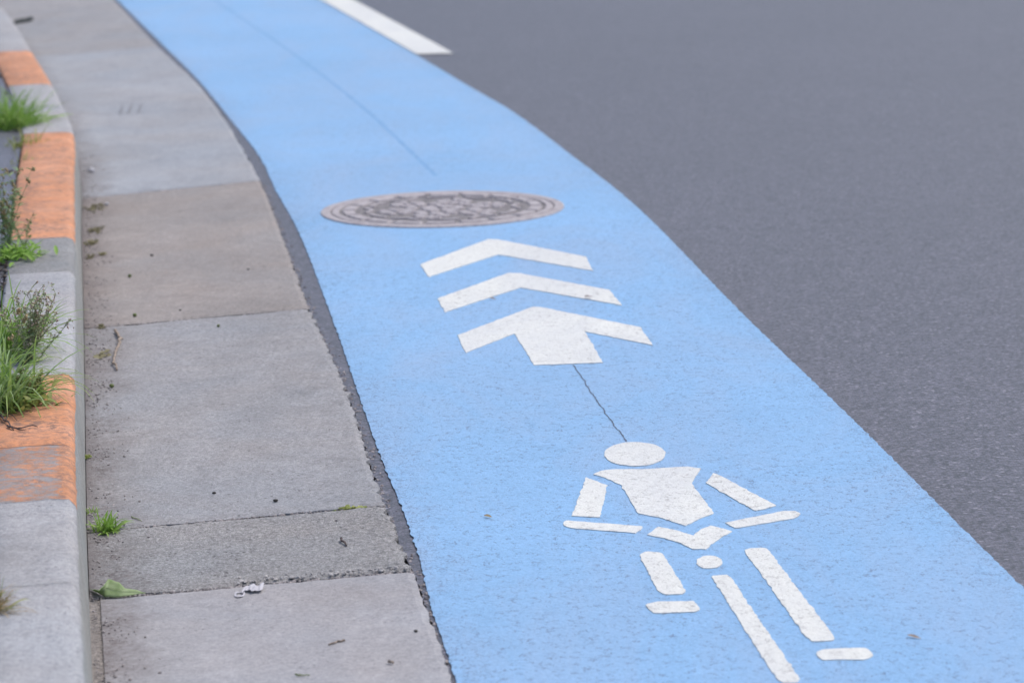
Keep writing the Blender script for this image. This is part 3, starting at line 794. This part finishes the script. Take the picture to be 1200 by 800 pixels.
def scrap_ring():
    """torn white wrapper: a loop and a crumpled tail"""
    m = MB(); c = on_slab(281, 697)
    pts = [c + Vector((.0085*math.cos(a), .017*math.sin(a), .002+.001*math.sin(3*a))) for a in [6.2832*k/18 for k in range(19)]]
    for i in range(18):
        a, b = pts[i], pts[i+1]; inn = lambda p: c + (p-c)*.62 + Vector((0, 0, .001))
        k = len(m.v); m.v += [a, b, inn(b), inn(a)]; m.f.append((k, k+1, k+2, k+3))
    rnd = random.Random(3); x0, x1 = on_slab(284, 695), on_slab(309, 689); k = len(m.v)
    for i in range(9):
        t = i/8; p = x0.lerp(x1, t) + Vector((0, .010*math.sin(t*6), .003+.003*rnd.random())); hw = (.012 + .012*rnd.random())*(1-.5*abs(t-.6))
        m.v += [p + Vector((0, -hw, 0)), p + Vector((0, 0, .003*rnd.random())), p + Vector((0, hw, .002*rnd.random()))]
        if i: a = k+3*(i-1); m.f += [(a, a+1, a+4, a+3), (a+1, a+2, a+5, a+4)]
    return m.build('torn_wrapper', 'paper', smooth=False)
tag(scrap_ring(), 'small torn white wrapper with a loop on the nearest smooth slab', 'litter')
def capsule_lump(name, px, r_, sq, mat, label, cat, group=None, jag=.1, seed=0):
    m = MB(); p = on_slab(*px); rnd = random.Random(int(px[0]*13+px[1]))
    m.lump(p + Vector((0, 0, r_*sq[2]*.7)), r_, sq, jag, rnd)
    o = m.build(name, mat)
    md = o.modifiers.new('subsurf', 'SUBSURF'); md.levels = 1; md.render_levels = 2
    return tag(o, label, cat, group)
capsule_lump('crumpled_paper', (107, 202), .014, (1.1, .9, .7), 'paper', 'small crumpled white paper in the gutter beside the middle orange kerb', 'litter', jag=.3)
for px, lab in (((152,325), 'green berry on the brownish slab beside the dirt strip'), ((158,371), 'green berry at the joint between brownish and coarse slab'),
                ((131,454), 'green berry near the bent twig in front of it by the kerb'), ((256,383), 'green berry alone in the middle of the coarse slab')):
    capsule_lump('green_berry', px, .0065 if px[0] < 200 else .005, (1, 1, .9), 'berry', lab, 'berry', 'green berries fallen in the gutter')
for px, r_, lab in (((251,578.5), .0042, 'flat dark seed left of the other on the coarse slab near its front joint'), ((323,587.5), .0048, 'round dark seed right of the flat one near the front joint'),
                ((178,300), .005, 'dark seed on the brownish slab near the green berries'), ((487.5,740), .0035, 'dark seed near the road edge of the bottom slab'),
                ((211,364), .003, 'small dark seed at the rear joint of the coarse slab'), ((291,316), .003, 'faint dark seed on the right of the brownish slab')):
    capsule_lump('dark_seed', px, r_, (1.3, 1, .7), 'seed', lab, 'seed', 'dark seeds scattered on the slabs', .25)

def twig(name, pxs, r0, r1, mat, label, zf, cat='twig', lift=0.002, sub=(), seed=0):
    rnd = random.Random(seed+int(pxs[0][0])); pts = []
    ps = [zf(*q) for q in pxs]
    for a, b in zip(ps, ps[1:]):
        for k in range(4): q = a.lerp(b, k/4); pts.append(q + Vector((rnd.gauss(0, r0*.5), rnd.gauss(0, r0), r0+lift+rnd.uniform(0, r0))))
    pts.append(ps[-1] + Vector((0, 0, r0)))
    m = MB(); m.tube(pts, r0, r1, 6)
    for s_ in sub:
        q = [zf(*u) + Vector((0, 0, r0+lift)) for u in s_]; m.tube(q, r0*.6, r1*.6, 5)
    return tag(m.build(name, mat), label, cat)
twig('bent_twig', [(136,390),(141,400),(138,410),(134,418),(133,428),(137,435)], .0034, .0022, 'twig', 'bent pale twig lying in the gutter beside the pale grey kerb', on_slab)
m = MB(); b = on_slab(120, 418); rnd = random.Random(5)
for i in range(14):
    a = rnd.random()*6.28; q = b + Vector((rnd.gauss(0, .007), rnd.gauss(0, .014), .002))
    m.leaf(q, (math.cos(a), math.sin(a), rnd.uniform(.1, .6)), rnd.uniform(.015, .028), rnd.uniform(.007, .012), tilt=rnd.uniform(-.8, .8))
tag(m.build('withered_leaf', 'moss'), 'withered brown leaf clump in the gutter beside the bent twig', 'leaf')
twig('dark_twig', [(0,489),(8,497),(16,505)], .0022, .001, 'twig_dark', 'dark bare twig at the left edge on the near orange kerb block', KT, sub=[[(6,496),(10,487),(15,489),(20,495)]])
twig('dark_twig', [(8,502),(20,505),(44,501)], .0020, .0008, 'twig_dark', 'longer dark twig lying flat across the near orange kerb block', KT, sub=[[(20,505),(31,507)]])
twig('splinter', [(400,633),(406,640.5)], .0021, .0015, 'twig_dark', 'short black splinter on the short rough slab', on_slab, lift=0)
twig('dry_stalk', [(386,756),(396,753),(404,751)], .0014, .0018, 'twig', 'thin dry brown stalk on the bottom smooth slab', on_slab, lift=0)
twig('grass_scrap', [(347,792),(352,792.5),(363,792)], .0016, .0008, 'stem', 'tiny green grass scrap at the bottom edge on the smooth slab', on_slab, lift=0)
twig('dry_crumb', [(455,776),(461,778)], .0022, .0016, 'twig', 'small brown plant crumb on the bottom slab near the blue lane', on_slab, lift=0)
twig('grass_straw', [(154,606),(160,608),(166,611)], .0010, .0006, 'stem', 'thin green straw on the slab beside the gutter grass tuft', on_slab, lift=0)
def flat_leaf(px0, px1, wd, mat, label, zf, seed):
    a, b = zf(*px0), zf(*px1); m = MB()
    m.leaf(a + Vector((0, 0, .002)), (b-a) + Vector((0, 0, .003)), (b-a).length, wd, tilt=.3)
    for v in m.v: v.z = max(v.z, a.z + .0012)
    return tag(m.build('scrap_or_scuff', mat), label, 'leaf scrap', 'dry leaf scraps')
lane_pt = lambda x, y: P(x, y, .001)
flat_leaf((1063,745), (1081,748.5), .006, 'twig', 'brown leaf scrap on the blue lane to the right of the painted wheel', lane_pt, 1)
flat_leaf((567,605), (577,606.5), .007, 'straw', 'tan leaf scrap on the blue lane left of the painted cyclist', lane_pt, 2)
flat_leaf((685,349), (695,347.5), .010, 'grit', 'grey scuff mark on the right arm of the middle chevron', lambda x, y: P(x, y, .004), 3)  # scuff on the white paint, shaped as a flat grey sliver, no leaf
flat_leaf((573,350), (582,351), .007, 'grit', 'grey scuff mark below the left arm of the middle chevron', lane_pt, 4)  # another grey scuff on the lane, built with the leaf shape
m = MB(); a, b = on_slab(20, 28), on_slab(36, 25); 
for i in range(7): m.lump(a.lerp(b, i/6) + Vector((0, 0, .01)), .014, (1.0, 1.3, .8), .35, random.Random(i))
tag(m.build('dark_litter', 'litter_dark'), 'small dark clump of wet litter against the kerb at the far top', 'litter')

# ------------------------------------------------------------------ grit, crumbs, soil (uncountable)
rnd = random.Random(17)
def grit(name, n, place, mat, rmin, rmax):
    m = MB()
    for i in range(n):
        q = place()
        if q is None: continue
        r_ = rmin + (rmax-rmin)*rnd.random()**2.2
        m.lump(q + Vector((0, 0, r_*.3)), r_, (rnd.uniform(.8, 1.5), rnd.uniform(.8, 1.5), .7), .35, rnd)
    o = m.build(name, mat, smooth=False); return tag(o, kind='stuff')
def by_kerb():
    y = rnd.uniform(4.0, 12) if rnd.random() < .9 else rnd.uniform(12, 16)
    u = abs(rnd.gauss(0, .034)) + .003
    if nz(u, y, 7, 4.0) < -.25 + u*2.0 - (.15 if 4.9 < y < 9 else -.12): return None
    p = Vector((kerb_base(y) + u, y, 0)); p.z = slab_z(p); return p
grit('gutter_grit', 4200, by_kerb, 'grit', .0006, .0026)
def by_edge():
    y = rnd.uniform(4.1, 9.5); p = Vector((slab_edge(y) + rnd.gauss(.005, .006), y, -.003)); return p
grit('edge_crumbs', 900, by_edge, 'grit', .0008, .0034)
def by_joint():
    k = rnd.choice([2, 3, 3, 2, 2, 4, 5]); (l, r_) = joints[k]; u = rnd.random()
    y = l + (r_-l)*u + rnd.gauss(0, .004); p = Vector((kerb_base(l)*(1-u) + slab_edge(r_)*u, y, 0)); p.z = slab_z(p) - .004; return p
grit('joint_grit', 1300, by_joint, 'grit', .0008, .0032)
def by_back():
    y = rnd.uniform(4.6, 12); hd, rt = along(kerb_base, y)
    if not (5.1 < y < 6.3 or 7.0 < y < 7.5 or rnd.random() < .12): return None
    p = Vector((kerb_base(y), y, 0)) - rt*(BAT + KW - rnd.gauss(-.004, .013)); p.z = ZK + rnd.uniform(0, .010); return p
grit('soil_crumbs', 2400, by_back, 'soil', .0015, .006)

def by_broken():
    u = rnd.uniform(.45, .99); (l, r_) = joints[2]
    y = l + (r_-l)*u + .006 + abs(rnd.gauss(0, .013)); p = Vector((kerb_base(l)*(1-u) + slab_edge(r_)*u, y, 0)); p.z = slab_z(p); return p
grit('concrete_crumbs', 150, by_broken, 'crumb', .0008, .0038)
capsule_lump('pebble', (125,241), .008, (1.1, 1, .8), 'paper', 'cream pebble at the rear joint of the brownish slab beside the moss', 'pebble', jag=.2)

v, f = [], []
for k, (x0, y0_, x1, y1_) in enumerate([(141,136,144,122), (150,135,156,120), (162,133,167,120)]):
    a, b = on_slab(x0, y0_), on_slab(x1, y1_); n = 10
    for i in range(n+1):
        t = i/n; q = a.lerp(b, t); q.z = slab_z(q) + .0032; hw = .0042*(math.sin(math.pi*min(1, t+.08))*.8 + .2*rnd.random())
        v += [(q.x-hw, q.y, q.z), (q.x+hw, q.y, q.z)]
        if i: m0 = len(v); f.append((m0-4, m0-3, m0-1, m0-2))
o = mesh_obj('tyre_scuff', v, f, M['scuff']); tag(o, kind='structure')
